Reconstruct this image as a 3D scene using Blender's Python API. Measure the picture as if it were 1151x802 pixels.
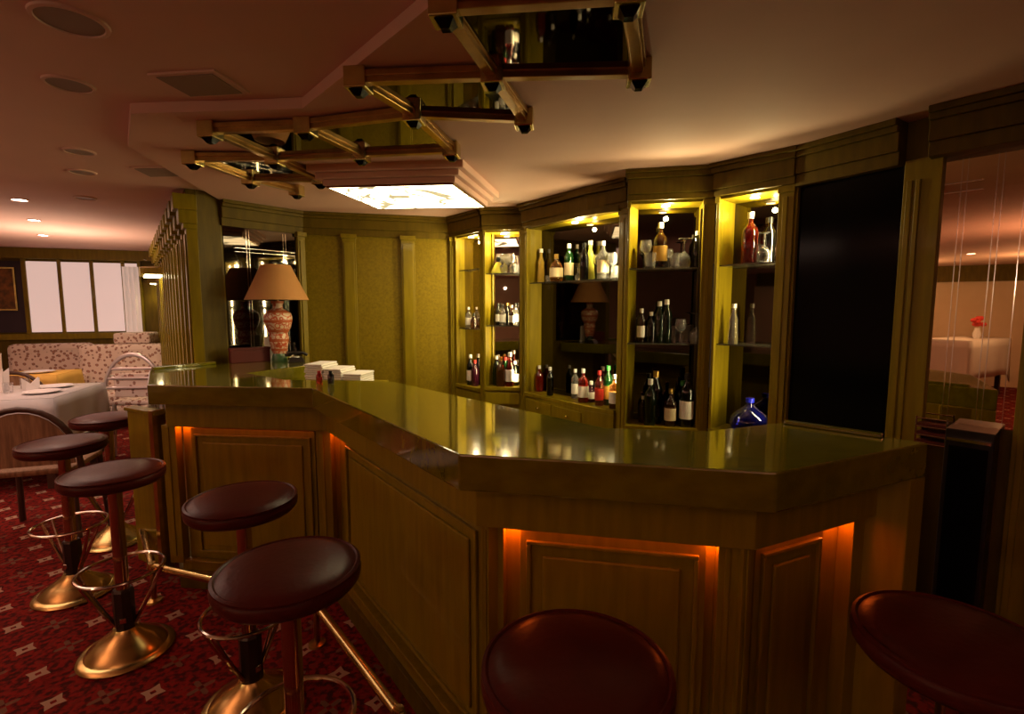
import bpy, bmesh, math, random
from mathutils import Vector, Matrix
random.seed(7)
S = bpy.context.scene
for o in list(bpy.data.objects): bpy.data.objects.remove(o)
COL = S.collection
PI = math.pi
# ------------------------------------------------------------------ camera
F_PX, PITCH, EYE = 566.6, 0.0999, 1.6
cd = bpy.data.cameras.new('camera'); cam = bpy.data.objects.new('camera', cd); COL.objects.link(cam)
cd.sensor_fit = 'HORIZONTAL'; cd.sensor_width = 36.0; cd.lens = F_PX/1151*36.0; cd.clip_start = 0.03
cam.location = (0, 0, EYE); cam.rotation_euler = (PI/2-PITCH, 0, 0)
S.camera = cam
# ------------------------------------------------------------------ world, exposure
w = bpy.data.worlds.new('world'); S.world = w; w.use_nodes = True
w.node_tree.nodes['Background'].inputs[0].default_value = (1.0, .62, .42, 1)
w.node_tree.nodes['Background'].inputs[1].default_value = 0.02
S.view_settings.view_transform = 'Standard'; S.view_settings.look = 'None'
S.view_settings.exposure = 0.0; S.view_settings.gamma = 1.0; S.view_settings.use_curve_mapping = False
def lamp(kind, loc, power, color, size=.1, target=None, spot=1.6, blend=.6, size_y=None):
    l = bpy.data.lights.new('light', kind); o = bpy.data.objects.new('light', l); COL.objects.link(o)
    l.energy = power; l.color = color; o.location = loc
    if kind == 'AREA':
        l.shape = 'RECTANGLE'; l.size = size; l.size_y = size_y or size
    elif kind == 'SPOT':
        l.shadow_soft_size = size; l.spot_size = spot; l.spot_blend = blend
    else: l.shadow_soft_size = size
    if target is not None:
        o.rotation_euler = (Vector(target)-Vector(loc)).to_track_quat('-Z', 'Y').to_euler()
    return o
WARM = (1.0, .60, .34); PINK = (1.0, .66, .50); YEL = (1.0, .80, .38); ORG = (1.0, .13, .015)
HC = 2.70      # underside of the dropped soffit above the bar
HO = 2.76      # outer ceiling
FL = -0.66     # carpet level (the whole place is brought to true metres at the very end)
KS, FS = 1.4125, 1.52
# added broad fill light under the dining room ceiling, with no fitting
lamp('AREA', (-5.6, 4.6, 2.745), 60, PINK, 2.4, (-5.6, 4.6, 0), size_y=3.0)
# added uplights without fittings, brightening the ceiling from behind and left
for x_, y_, p_ in ((2.0, -1.8, 75), (-2.2, -1.8, 125), (-5.5, 1.2, 185), (-8.5, 5.0, 230), (-7.0, 7.9, 120), (-5.5, -4.5, 60)):
    lamp('SPOT', (x_, y_, 1.7), p_, (1, .68, .48) if x_ < -6.5 else (1, .55, .36), .12, (x_, y_, 3), 2.75, .5)
for x_, y_, p_ in ((1.6, -1.4, 3), (-2.4, -1.6, 8), (-7.2, -4.6, 55), (-9.2, -3.0, 60)):  # added fill points behind the camera and in the rear dining room
    lamp('POINT', (x_, y_, 2.1), p_, (1, .70, .40), .03)
# ------------------------------------------------------------------ materials
def srgb(h):
    h = h.lstrip('#'); c = [int(h[i:i+2], 16)/255 for i in (0, 2, 4)]
    return tuple((x/12.92 if x <= .04045 else ((x+.055)/1.055)**2.4) for x in c)
def mat(name, col, rough=.5, metal=0, col2=None, nscale=8, stretch=(1, 1, 1), bump=0, bscale=60, coat=0, trans=0, ior=1.45, em=None, ems=0, spec=.5, alpha=1):
    m = bpy.data.materials.new(name); m.use_nodes = True; nt = m.node_tree; b = nt.nodes['Principled BSDF']
    b.inputs['Base Color'].default_value = (*col, 1); b.inputs['Roughness'].default_value = rough; b.inputs['Metallic'].default_value = metal
    b.inputs['Coat Weight'].default_value = coat; b.inputs['Coat Roughness'].default_value = .06
    b.inputs['Transmission Weight'].default_value = trans; b.inputs['IOR'].default_value = ior
    b.inputs['Specular IOR Level'].default_value = spec
    if em: b.inputs['Emission Color'].default_value = (*em, 1); b.inputs['Emission Strength'].default_value = ems
    if col2 or bump:
        tc = nt.nodes.new('ShaderNodeTexCoord'); mp = nt.nodes.new('ShaderNodeMapping'); mp.inputs['Scale'].default_value = stretch
        nt.links.new(tc.outputs['Object'], mp.inputs[0])
    if col2:
        n = nt.nodes.new('ShaderNodeTexNoise'); n.inputs['Scale'].default_value = nscale; n.inputs['Detail'].default_value = 6
        r = nt.nodes.new('ShaderNodeValToRGB'); r.color_ramp.elements[0].position = .35; r.color_ramp.elements[1].position = .65
        r.color_ramp.elements[0].color = (*col, 1); r.color_ramp.elements[1].color = (*col2, 1)
        nt.links.new(mp.outputs[0], n.inputs[0]); nt.links.new(n.outputs[0], r.inputs[0]); nt.links.new(r.outputs[0], b.inputs['Base Color'])
    if bump:
        n = nt.nodes.new('ShaderNodeTexNoise'); n.inputs['Scale'].default_value = bscale; n.inputs['Detail'].default_value = 4
        bp = nt.nodes.new('ShaderNodeBump'); bp.inputs['Strength'].default_value = bump; bp.inputs['Distance'].default_value = .01
        nt.links.new(mp.outputs[0], n.inputs[0]); nt.links.new(n.outputs[0], bp.inputs['Height']); nt.links.new(bp.outputs[0], b.inputs['Normal'])
    return m
M = {}
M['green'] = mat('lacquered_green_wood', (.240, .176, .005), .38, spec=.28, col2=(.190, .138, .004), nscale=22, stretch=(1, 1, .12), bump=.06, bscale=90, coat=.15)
M['top'] = mat('glossy_green_countertop', (.165, .148, .004), .10, col2=(.120, .106, .003), nscale=14, stretch=(.5, 2, 1), bump=.035, bscale=14, coat=1.0)
M['wallgreen'] = mat('green_damask_panel', (.225, .156, .004), .5, spec=.25, col2=(.165, .114, .003), nscale=40, bump=.05)
M['cornice'] = mat('shaded_green_wood', (.130, .086, .004), .5, spec=.25, col2=(.095, .062, .003), nscale=18, stretch=(1, 1, .2))  # darker copy of the green wood, cornice shade put into its colour
M['ceil'] = mat('cream_plaster', (.76, .51, .43), .85, col2=(.73, .49, .41), nscale=1.5)
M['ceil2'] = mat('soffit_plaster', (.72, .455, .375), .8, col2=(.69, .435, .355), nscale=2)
M['cream'] = mat('cream_wall_paint', (.72, .56, .40), .8, col2=(.68, .52, .36), nscale=2)
M['brass'] = mat('aged_brass', (.70, .55, .22), .24, 1, col2=(.52, .40, .15), nscale=9)
M['brassd'] = mat('dark_brass', (.50, .30, .09), .3, 1, col2=(.36, .20, .06), nscale=9)
M['chrome'] = mat('worn_chrome', (.62, .50, .42), .14, 1)
M['pole'] = mat('bronze_tube', (.50, .32, .20), .16, 1)
M['dark'] = mat('dark_metal', (.05, .035, .03), .35, .6)
M['mirror'] = mat('smoked_mirror', (.40, .33, .29), .015, 1)
M['mirrord'] = mat('dark_smoked_mirror', (.10, .085, .07), .03, 1)
M['black'] = mat('black_glass', (.003, .003, .004), .12, 0, spec=.12)
M['leather'] = mat('oxblood_leather', (.080, .013, .009), .34, 0, col2=(.060, .010, .007), nscale=5, bump=.08, bscale=60, coat=.0, spec=.15)
M['white'] = mat('white_linen', (.80, .76, .74), .9, bump=.05)
M['grey_cloth'] = mat('grey_tablecloth', (.56, .54, .56), .9, bump=.06, bscale=20)
M['yellow_cloth'] = mat('yellow_tablecloth', (.80, .50, .12), .9)
M['porc'] = mat('white_porcelain', (.82, .80, .82), .2)
M['frame'] = mat('dark_rattan_wood', (.055, .022, .013), .4)
M['cane'] = mat('woven_cane', (.32, .17, .09), .7, col2=(.18, .09, .045), nscale=60, stretch=(1, 1, .1), bump=.3, bscale=120)
M['silver'] = mat('silver_frame', (.62, .56, .58), .3, .7)
M['shade'] = mat('parchment_lampshade', (.42, .20, .065), .8)
M['shelf'] = mat('smoked_glass_shelf', (.16, .15, .11), .08, .0, trans=.6)
M['glass'] = mat('clear_glass', (.95, .95, .97), .02, 0, trans=.95, ior=1.45)
M['navy'] = mat('navy_wall_panel', (.035, .022, .04), .6)
M['paint'] = mat('faded_painting', (.30, .12, .03), .6, col2=(.10, .05, .02), nscale=9)
M['lit'] = mat('lit_diffuser', (1, .9, .7), .5, em=(1, .84, .56), ems=5.0)
M['blind'] = mat('backlit_blind', (.35, .28, .26), .9, em=(1, .67, .57), ems=.62)
M['sheer'] = mat('glowing_sheer_curtain', (.6, .5, .46), .9, em=(1, .74, .60), ems=.30)  # weak glow put into the cloth for light coming from behind
M['bulb'] = mat('downlight_glow', (1, 1, 1), .5, em=(1, .80, .62), ems=22)
M['glow'] = mat('cabinet_light_glow', (1, 1, 1), .5, em=(1, .82, .45), ems=9)
M['orangebulb'] = mat('orange_tube_glow', (1, .4, .1), .5, em=(1, .2, .03), ems=5)
M['vent'] = mat('vent_grille', (.30, .22, .17), .6)
M['redbox'] = mat('dark_red_leatherette', (.10, .012, .010), .5)
M['plastic'] = mat('black_plastic', (.015, .012, .012), .3)
M['bevelline'] = mat('cut_glass_groove', (.78, .70, .66), .12, 1)
M['flower'] = mat('flower_petals', (.6, .05, .04), .7)
M['orangecol'] = mat('amber_column', (.50, .24, .05), .5)

def floral():
    m = mat('floral_upholstery', (.70, .58, .52), .9); nt = m.node_tree; b = nt.nodes['Principled BSDF']
    tc = nt.nodes.new('ShaderNodeTexCoord'); v = nt.nodes.new('ShaderNodeTexVoronoi'); v.inputs['Scale'].default_value = 21
    n = nt.nodes.new('ShaderNodeTexNoise'); n.inputs['Scale'].default_value = 40
    a = nt.nodes.new('ShaderNodeMath'); a.operation = 'ADD'; s = nt.nodes.new('ShaderNodeMath'); s.operation = 'MULTIPLY'; s.inputs[1].default_value = .35
    r = nt.nodes.new('ShaderNodeValToRGB'); e = r.color_ramp.elements
    e[0].position = .48; e[0].color = (.20, .09, .07, 1); e[1].position = .58; e[1].color = (.72, .60, .54, 1)
    x = e.new(.36); x.color = (.42, .22, .16, 1)
    nt.links.new(tc.outputs['Object'], v.inputs[0]); nt.links.new(tc.outputs['Object'], n.inputs[0]); nt.links.new(n.outputs[0], s.inputs[0])
    nt.links.new(v.outputs['Distance'], a.inputs[0]); nt.links.new(s.outputs[0], a.inputs[1]); nt.links.new(a.outputs[0], r.inputs[0]); nt.links.new(r.outputs[0], b.inputs['Base Color'])
    return m
M['floral'] = floral()
def vase_mat():
    m = mat('painted_porcelain', (.8, .5, .4), .22); nt = m.node_tree; b = nt.nodes['Principled BSDF']
    tc = nt.nodes.new('ShaderNodeTexCoord'); v = nt.nodes.new('ShaderNodeTexVoronoi'); v.inputs['Scale'].default_value = 22
    r = nt.nodes.new('ShaderNodeValToRGB'); e = r.color_ramp.elements; r.color_ramp.interpolation = 'CONSTANT'
    e[0].position = 0; e[0].color = (.60, .42, .30, 1); e[1].position = .42; e[1].color = (.44, .09, .04, 1)
    x = e.new(.62); x.color = (.56, .40, .30, 1)
    sp = nt.nodes.new('ShaderNodeSeparateXYZ'); z = nt.nodes.new('ShaderNodeMath'); z.operation = 'SINE'; k = nt.nodes.new('ShaderNodeMath'); k.operation = 'MULTIPLY'; k.inputs[1].default_value = 62
    g = nt.nodes.new('ShaderNodeMath'); g.operation = 'GREATER_THAN'; g.inputs[1].default_value = .62
    mx = nt.nodes.new('ShaderNodeMixRGB'); mx.inputs[2].default_value = (.40, .10, .04, 1)
    L = nt.links.new
    L(tc.outputs['Object'], v.inputs[0]); L(v.outputs['Distance'], r.inputs[0]); L(tc.outputs['Object'], sp.inputs[0]); L(sp.outputs[2], k.inputs[0]); L(k.outputs[0], z.inputs[0]); L(z.outputs[0], g.inputs[0])
    L(g.outputs[0], mx.inputs[0]); L(r.outputs[0], mx.inputs[1]); L(mx.outputs[0], b.inputs['Base Color'])
    return m
M['vase'] = vase_mat()
def carpet():
    m = mat('patterned_red_carpet', (.3, .02, .02), .95, spec=.1); nt = m.node_tree; b = nt.nodes['Principled BSDF']; L = nt.links.new
    def mth(op, a, b_=None, c=None):
        n = nt.nodes.new('ShaderNodeMath'); n.operation = op
        for i, v in enumerate((a, b_, c)):
            if v is None: continue
            if isinstance(v, (int, float)): n.inputs[i].default_value = v
            else: L(v, n.inputs[i])
        return n.outputs[0]
    tc = nt.nodes.new('ShaderNodeTexCoord'); mp = nt.nodes.new('ShaderNodeMapping')
    mp.inputs['Rotation'].default_value = (0, 0, math.radians(-8)); mp.inputs['Scale'].default_value = (3.8, 3.8, 1)
    L(tc.outputs['Object'], mp.inputs[0]); sp = nt.nodes.new('ShaderNodeSeparateXYZ'); L(mp.outputs[0], sp.inputs[0])
    X, Y = sp.outputs[0], sp.outputs[1]
    fx = mth('SUBTRACT', mth('FRACT', X), .5); fy = mth('SUBTRACT', mth('FRACT', Y), .5)
    ax, ay = mth('ABSOLUTE', fx), mth('ABSOLUTE', fy)
    par = mth('MODULO', mth('ADD', mth('FLOOR', X), mth('FLOOR', Y)), 2.0); par = mth('ABSOLUTE', par)
    par = mth('GREATER_THAN', par, .5)
    # flower: four petals in the cell plus hollow centre
    r = mth('MAXIMUM', ax, ay); pet = mth('MULTIPLY', ax, ay)
    dd = mth('ADD', ax, ay)
    rd = mth('SUBTRACT', dd, mth('MULTIPLY', r, .35))
    flA = mth('MULTIPLY', mth('LESS_THAN', rd, .175), mth('GREATER_THAN', dd, .075))
    corner = mth('LESS_THAN', mth('ABSOLUTE', mth('SUBTRACT', ax, ay)), .07)
    flB = mth('MULTIPLY', mth('LESS_THAN', r, .22), mth('LESS_THAN', mth('ABSOLUTE', mth('SUBTRACT', ax, ay)), .08))
    flB = mth('MULTIPLY', flB, mth('GREATER_THAN', dd, .08))
    n = nt.nodes.new('ShaderNodeTexNoise'); n.inputs['Scale'].default_value = 26; n.inputs['Detail'].default_value = 7; L(tc.outputs['Object'], n.inputs[0])
    br = nt.nodes.new('ShaderNodeValToRGB'); e = br.color_ramp.elements; e[0].position = .40; e[0].color = (.055, .010, .008, 1); e[1].position = .56; e[1].color = (.215, .013, .010, 1)
    x = e.new(.70); x.color = (.15, .024, .016, 1)
    L(n.outputs[0], br.inputs[0])
    edge = mth('GREATER_THAN', mth('MAXIMUM', ax, ay), .455)
    m0 = nt.nodes.new('ShaderNodeMixRGB'); m0.inputs[2].default_value = (.05, .012, .01, 1); L(mth('MULTIPLY', edge, .25), m0.inputs[0]); L(br.outputs[0], m0.inputs[1])
    m1 = nt.nodes.new('ShaderNodeMixRGB'); m1.inputs[2].default_value = (.40, .27, .19, 1); L(mth('MULTIPLY', flA, mth('MULTIPLY', mth('SUBTRACT', 1, par), .9)), m1.inputs[0]); L(m0.outputs[0], m1.inputs[1])
    m2 = nt.nodes.new('ShaderNodeMixRGB'); m2.inputs[2].default_value = (.16, .09, .055, 1); L(mth('MULTIPLY', flB, mth('MULTIPLY', par, .8)), m2.inputs[0]); L(m1.outputs[0], m2.inputs[1])
    L(m2.outputs[0], b.inputs['Base Color'])
    n2 = nt.nodes.new('ShaderNodeTexNoise'); n2.inputs['Scale'].default_value = 350; L(tc.outputs['Object'], n2.inputs[0])
    bp = nt.nodes.new('ShaderNodeBump'); bp.inputs['Strength'].default_value = .5; bp.inputs['Distance'].default_value = .004; L(n2.outputs[0], bp.inputs['Height']); L(bp.outputs[0], b.inputs['Normal'])
    return m
M['carpet'] = carpet()
_gl = {}
def glassmat(name, col, trans=.93, rough=.02):
    k = (name,)
    if k not in _gl: _gl[k] = mat(name, col, rough, trans=trans, coat=.4)
    return _gl[k]
# ------------------------------------------------------------------ mesh helpers
class MB:
    def __init__(s): s.v = []; s.f = []
    def add(s, vs, fs):
        n = len(s.v); s.v += [tuple(v) for v in vs]; s.f += [tuple(i+n for i in f) for f in fs]; return s
    def box(s, x0, x1, y0, y1, z0, z1, T=None):
        vs = [Vector(p) for p in ((x0,y0,z0),(x1,y0,z0),(x1,y1,z0),(x0,y1,z0),(x0,y0,z1),(x1,y0,z1),(x1,y1,z1),(x0,y1,z1))]
        if T is not None: vs = [T @ v for v in vs]
        return s.add(vs, [(3,2,1,0),(4,5,6,7),(0,1,5,4),(1,2,6,5),(2,3,7,6),(3,0,4,7)])
    def prism(s, poly, z0, z1, poly1=None):
        poly1 = poly1 or poly; n = len(poly)
        vs = [(x, y, z0) for x, y in poly]+[(x, y, z1) for x, y in poly1]
        return s.add(vs, [tuple(range(n))[::-1], tuple(range(n, 2*n))]+[(i, (i+1) % n, n+(i+1) % n, n+i) for i in range(n)])
    def lathe(s, prof, c=(0, 0, 0), seg=24, T=None):
        vs = []; fs = []; m = len(prof)
        for i in range(seg):
            a = 2*PI*i/seg
            for r, z in prof:
                v = Vector((r*math.cos(a), r*math.sin(a), z))
                if T is not None: v = T @ v
                vs.append(v+Vector(c))
        for i in range(seg):
            j = (i+1) % seg
            for k in range(m-1): fs.append((i*m+k, j*m+k, j*m+k+1, i*m+k+1))
        fs.append(tuple(i*m for i in range(seg))[::-1]); fs.append(tuple(i*m+m-1 for i in range(seg)))
        return s.add(vs, fs)
    def tube(s, pts, r, seg=10, closed=False):
        pts = [Vector(p) for p in pts]; n = len(pts); vs = []; fs = []; prev = None
        for i, p in enumerate(pts):
            a = pts[(i-1) % n] if (closed or i > 0) else p; b = pts[(i+1) % n] if (closed or i < n-1) else p
            t = (b-a).normalized()
            if prev is None:
                u = t.cross(Vector((0, 0, 1)));
                if u.length < .01: u = t.cross(Vector((1, 0, 0)))
            else: u = prev-t*prev.dot(t)
            u.normalize(); prev = u; w_ = t.cross(u)
            for k in range(seg):
                an = 2*PI*k/seg; vs.append(p+(u*math.cos(an)+w_*math.sin(an))*r)
        m = n if closed else n-1
        for i in range(m):
            j = (i+1) % n
            for k in range(seg): l = (k+1) % seg; fs.append((i*seg+k, i*seg+l, j*seg+l, j*seg+k))
        if not closed: fs.append(tuple(range(seg))[::-1]); fs.append(tuple(range((n-1)*seg, n*seg)))
        return s.add(vs, fs)
    def build(s, name, m, parent=None, smooth=False, bevel=0, origin=None):
        me = bpy.data.meshes.new(name); O = Vector(origin) if origin is not None else Vector((0, 0, 0))
        me.from_pydata([tuple(Vector(v)-O) for v in s.v], [], s.f); me.validate()
        bm = bmesh.new(); bm.from_mesh(me); bmesh.ops.remove_doubles(bm, verts=bm.verts, dist=1e-5) if smooth else None
        bmesh.ops.triangulate(bm, faces=[f for f in bm.faces if len(f.verts) > 4 and not smooth], ngon_method='EAR_CLIP')
        bmesh.ops.recalc_face_normals(bm, faces=bm.faces); bm.to_mesh(me); bm.free()
        o = bpy.data.objects.new(name, me); COL.objects.link(o); o.location = O
        me.materials.append(M[m] if isinstance(m, str) else m)
        if parent is not None: o.parent = parent; o.location = O
        if smooth:
            for p in me.polygons: p.use_smooth = True
            md = o.modifiers.new('edge', 'EDGE_SPLIT'); md.split_angle = math.radians(42)
        if bevel:
            md = o.modifiers.new('bevel', 'BEVEL'); md.width = bevel; md.segments = 2; md.limit_method = 'ANGLE'; md.angle_limit = math.radians(30)
        return o
def thing(name, label, cat, loc=(0, 0, 0), rz=0, group=None):
    o = bpy.data.objects.new(name, None); COL.objects.link(o); o.empty_display_size = .1
    o.location = loc; o.rotation_euler = (0, 0, rz); o['label'] = label; o['category'] = cat
    if group: o['group'] = group
    return o
def tag(o, label, cat, group=None):
    o['label'] = label; o['category'] = cat
    if group: o['group'] = group
    return o
def struct(o, cat=None): o['kind'] = 'structure'; return o
def frame(A, B):
    """local x runs from A to B, local y points to the right-hand (room) side, z up"""
    A = Vector((*A, 0)); B = Vector((*B, 0)); d = (B-A).normalized(); n = Vector((d.y, -d.x, 0))
    T = Matrix(((d.x, n.x, 0, A.x), (d.y, n.y, 0, A.y), (0, 0, 1, 0), (0, 0, 0, 1))); return T, (B-A).length
def at_px(px, A, B, t=0.0, py=344):
    """s along A-B (line shifted t to the room side) where the sight line of picture column px meets it"""
    v = -(py-401)
    d = Vector(((px-575.5), F_PX*math.cos(PITCH)+v*math.sin(PITCH)))
    T, L = frame(A, B); d0 = Vector((T[0][0], T[1][0])); n = Vector((T[0][1], T[1][1])); P = Vector(A)+n*t
    k = (n.dot(P))/n.dot(d); return (d*k-P).dot(d0)
def P3(T, s, t, z=0): return T @ Vector((s, t, z))
def inset_poly(poly, d):
    """open polyline shifted to its left side by d"""
    out = []
    for i, p in enumerate(poly):
        p = Vector(p)
        if i > 0: a = (p-Vector(poly[i-1])).normalized()
        if i < len(poly)-1: b = (Vector(poly[i+1])-p).normalized()
        if i == 0: a = b
        if i == len(poly)-1: b = a
        na, nb = Vector((-a.y, a.x)), Vector((-b.y, b.x)); m = na+nb
        out.append(tuple(p+m*d/(1+na.dot(nb))))
    return out
def copy_tree(o, parent=None):
    c = o.copy(); COL.objects.link(c)
    if parent is not None: c.parent = parent
    for ch in list(o.children): copy_tree(ch, c)
    return c
# ================================================================== STRUCTURE
struct(MB().box(-13.5, 6, -8.5, 14, FL-.05, FL).build('floor', 'carpet'))
struct(MB().box(-13.5, 6, -8.5, 14, HO, HO+.1).build('ceiling', 'ceil'))
soff = [(3.2, -1.9), (-.27, 1.94), (-1.17, 2.94), (-2.19, 3.02), (-2.66, 3.62), (-3.04, 5.36), (-2.5, 6.2), (-1.0, 7.2), (4.5, 7.2), (4.5, -1.9)]
struct(MB().prism(soff, HC, HO).build('trim_1', 'ceil2', bevel=.012))
# back wall runs: plan points along the ceiling line
COLP = (-3.16, 5.17); W0 = (-3.04, 5.37); W1 = (-2.47, 6.06); W2 = (-.69, 6.50)
def cornice(mb, A, B, z0=2.46, out=.0, ext=0.0):
    T, L = frame(A, B)
    mb.box(-ext, L+ext, -.06, .03+out, z0-.02, z0+.06, T); mb.box(-ext, L+ext, -.06, .05+out, z0+.06, HC-.07, T)
    mb.box(-ext, L+ext, -.06, .075+out, HC-.07, HC-.035, T); mb.box(-ext, L+ext, -.06, .10+out, HC-.035, HC, T)
def pilaster(mb, T, s0, s1, z0=FL, z1=2.46, t=.05):
    mb.box(s0, s1, 0, t, z0, z1, T); mb.box(s0+.02, s1-.02, t, t+.015, z0+.12, z1-.1, T)
    mb.box(s0-.012, s1+.012, 0, t+.025, z1-.05, z1, T); mb.box(s0-.015, s1+.015, 0, t+.02, z0, z0+.12, T)
# diagonal wall beside the lamp with the smoked mirror
T, L = frame(W0, W1)
struct(MB().box(-.05, L+.02, -.12, 0, FL, HC, T).build('wall_left', 'green'))
mb = MB(); pilaster(mb, T, L-.09, L-.0); struct(mb.build('trim_2', 'green', bevel=.004))
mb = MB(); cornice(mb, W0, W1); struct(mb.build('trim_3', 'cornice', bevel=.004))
mt = thing('wall_mirror', 'tall smoked mirror panel with cut grooves in the diagonal wall behind the table lamp', 'mirror', P3(T, L/2, 0, 1.0))
def local_build(mb, name, m, par, **k):
    """build in world coordinates, then parent keeping the place"""
    o = mb.build(name, m, None, **k)
    R = Matrix.Translation(par.location) @ par.rotation_euler.to_matrix().to_4x4()
    o.parent = par; o.matrix_parent_inverse = R.inverted(); return o
local_build(MB().box(.015, L-.09, 0, .012, 1.02, 2.44, T), 'glass_pane', 'mirrord', mt)
g = MB()
for s in (.24, .27, L-.25, L-.22): g.box(s, s+.005, .012, .015, 1.04, 2.42, T)
for z in (2.18, 2.22): g.box(.12, L-.10, .012, .015, z, z+.006, T)
local_build(g, 'groove', 'bevelline', mt)
# back wall with damask panels
T, L = frame(W1, W2)
struct(MB().box(-.02, L+.3, -.12, 0, FL, HC, T).build('wall_back', 'wallgreen'))
mb = MB()
for a, b in ((333, 340), (387, 402), (452, 467), (506, 516)):
    pilaster(mb, T, at_px(a, W1, W2), at_px(b, W1, W2))
struct(mb.build('trim_4', 'green', bevel=.004))
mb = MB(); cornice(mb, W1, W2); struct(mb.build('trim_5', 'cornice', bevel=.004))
# column row wall running away to the left
U = Vector((-.607, .795)); LE = (COLP[0]+U.x*7.35, COLP[1]+U.y*7.35)
T, L = frame(LE, COLP)
struct(MB().box(0, L-.16, -.12, 0, FL, HO, T).build('wall_left.001', 'wallgreen'))
struct(MB().prism([COLP, W0, (W0[0]-.02, W0[1]+.35), (COLP[0]-.1, COLP[1]+.3)], FL, HO).build('trim_6', 'cornice', bevel=.004))
s = L; k = 0
mbp = MB()
while s > 1.2:
    pilaster(mbp, T, s-.16, s, FL, 2.42, .10)
    mbp.box(s-.19, s+.03, 0, .16, 2.42, 2.55, T); mbp.box(s-.21, s+.05, 0, .20, 2.55, 2.70, T)
    s -= .50
struct(mbp.build('trim_7', 'green', bevel=.006))
struct(MB().box(0, L, 0, .09, 2.55, HO, T).build('trim_8', 'cornice', bevel=.006))
# far wall
FA, FB = (-10.2, 10.05), (-7.6, 10.95)
T, L = frame(FA, FB)
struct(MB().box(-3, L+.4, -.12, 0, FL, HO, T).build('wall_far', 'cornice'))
mb = MB(); mb.box(-3, L+.4, 0, .10, 2.55, HO, T); mb.box(-3, L+.4, 0, .06, .93, 1.05, T); mb.box(-3, L+.4, 0, .03, FL, FL+.2, T)
struct(mb.build('trim_9', 'green', bevel=.006))
mb = MB()
for i, (a, b) in enumerate(((34, 69), (73, 105), (108, 140), (143, 158))):
    s0, s1 = at_px(a, FA, FB), at_px(b, FA, FB)
    wnd = MB().box(s0, s1, .0, .02, 1.08, 2.50, T).build('window_%d' % (i+1), 'blind'); struct(wnd)
    mb.box(s1, at_px(b+4, FA, FB), 0, .05, 1.0, 2.6, T)
    if i == 0: mb.box(at_px(29, FA, FB), s0, 0, .05, 1.0, 2.6, T)
struct(mb.build('trim_10', 'green', bevel=.004))
# navy panel + painting
sA, sB = at_px(-35, FA, FB), at_px(29, FA, FB)
struct(MB().box(sA, sB, 0, .03, 1.08, 2.50, T).build('trim_11', 'navy'))
pt = thing('framed_painting', 'framed brown painting hung on the navy wall panel at far left', 'painting', P3(T, at_px(2, FA, FB), .04, 1.5))
s0, s1 = at_px(-26, FA, FB), at_px(22, FA, FB)
local_build(MB().box(s0+.03, s1-.03, .03, .05, 1.55, 2.34, T), 'canvas', 'paint', pt)
mb = MB(); mb.box(s0, s1, .03, .07, 1.52, 1.55, T); mb.box(s0, s1, .03, .07, 2.34, 2.37, T); mb.box(s0, s0+.03, .03, .07, 1.55, 2.34, T); mb.box(s1-.03, s1, .03, .07, 1.55, 2.34, T)
local_build(mb, 'picture_frame', 'brass', pt)
# curtain in the far corner
mb = MB(); pts = []
c0 = Vector((-7.95, 10.55))
for i in range(33): a = i/32; pts.append((c0.x-.12+a*.26, c0.y+.10*a+.03*math.sin(a*PI*7)))
for i in range(32):
    (x0, y0), (x1, y1) = pts[i], pts[i+1]; mb.add([(x0, y0, .75), (x1, y1, .75), (x1, y1, 2.42), (x0, y0, 2.42), (x0, y0+.01, .75), (x1, y1+.01, .75), (x1, y1+.01, 2.42), (x0, y0+.01, 2.42)], [(0,1,2,3),(7,6,5,4),(0,4,5,1),(3,2,6,7)])
tag(mb.build('curtain', 'sheer', smooth=True, origin=(-7.9, 10.5, .75)), 'pleated white curtain hanging in the far left corner next to the blinds', 'curtain')
# remaining enclosure (rear dining room, seen in the mirror)
struct(MB().box(-13.6, -13.45, -8.5, 14, FL, HO).build('wall_left.002', 'cream'))
struct(MB().box(-13.5, 6, -8.6, -8.45, FL, HO).build('wall_rear', 'cream'))
struct(MB().box(4.6, 4.7, -8.5, 7.5, FL, HO).build('wall_right.001', 'cornice'))
struct(MB().box(-13.5, 4.7, 13.9, 14, FL, HO).build('wall_far.001', 'cream'))
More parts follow.
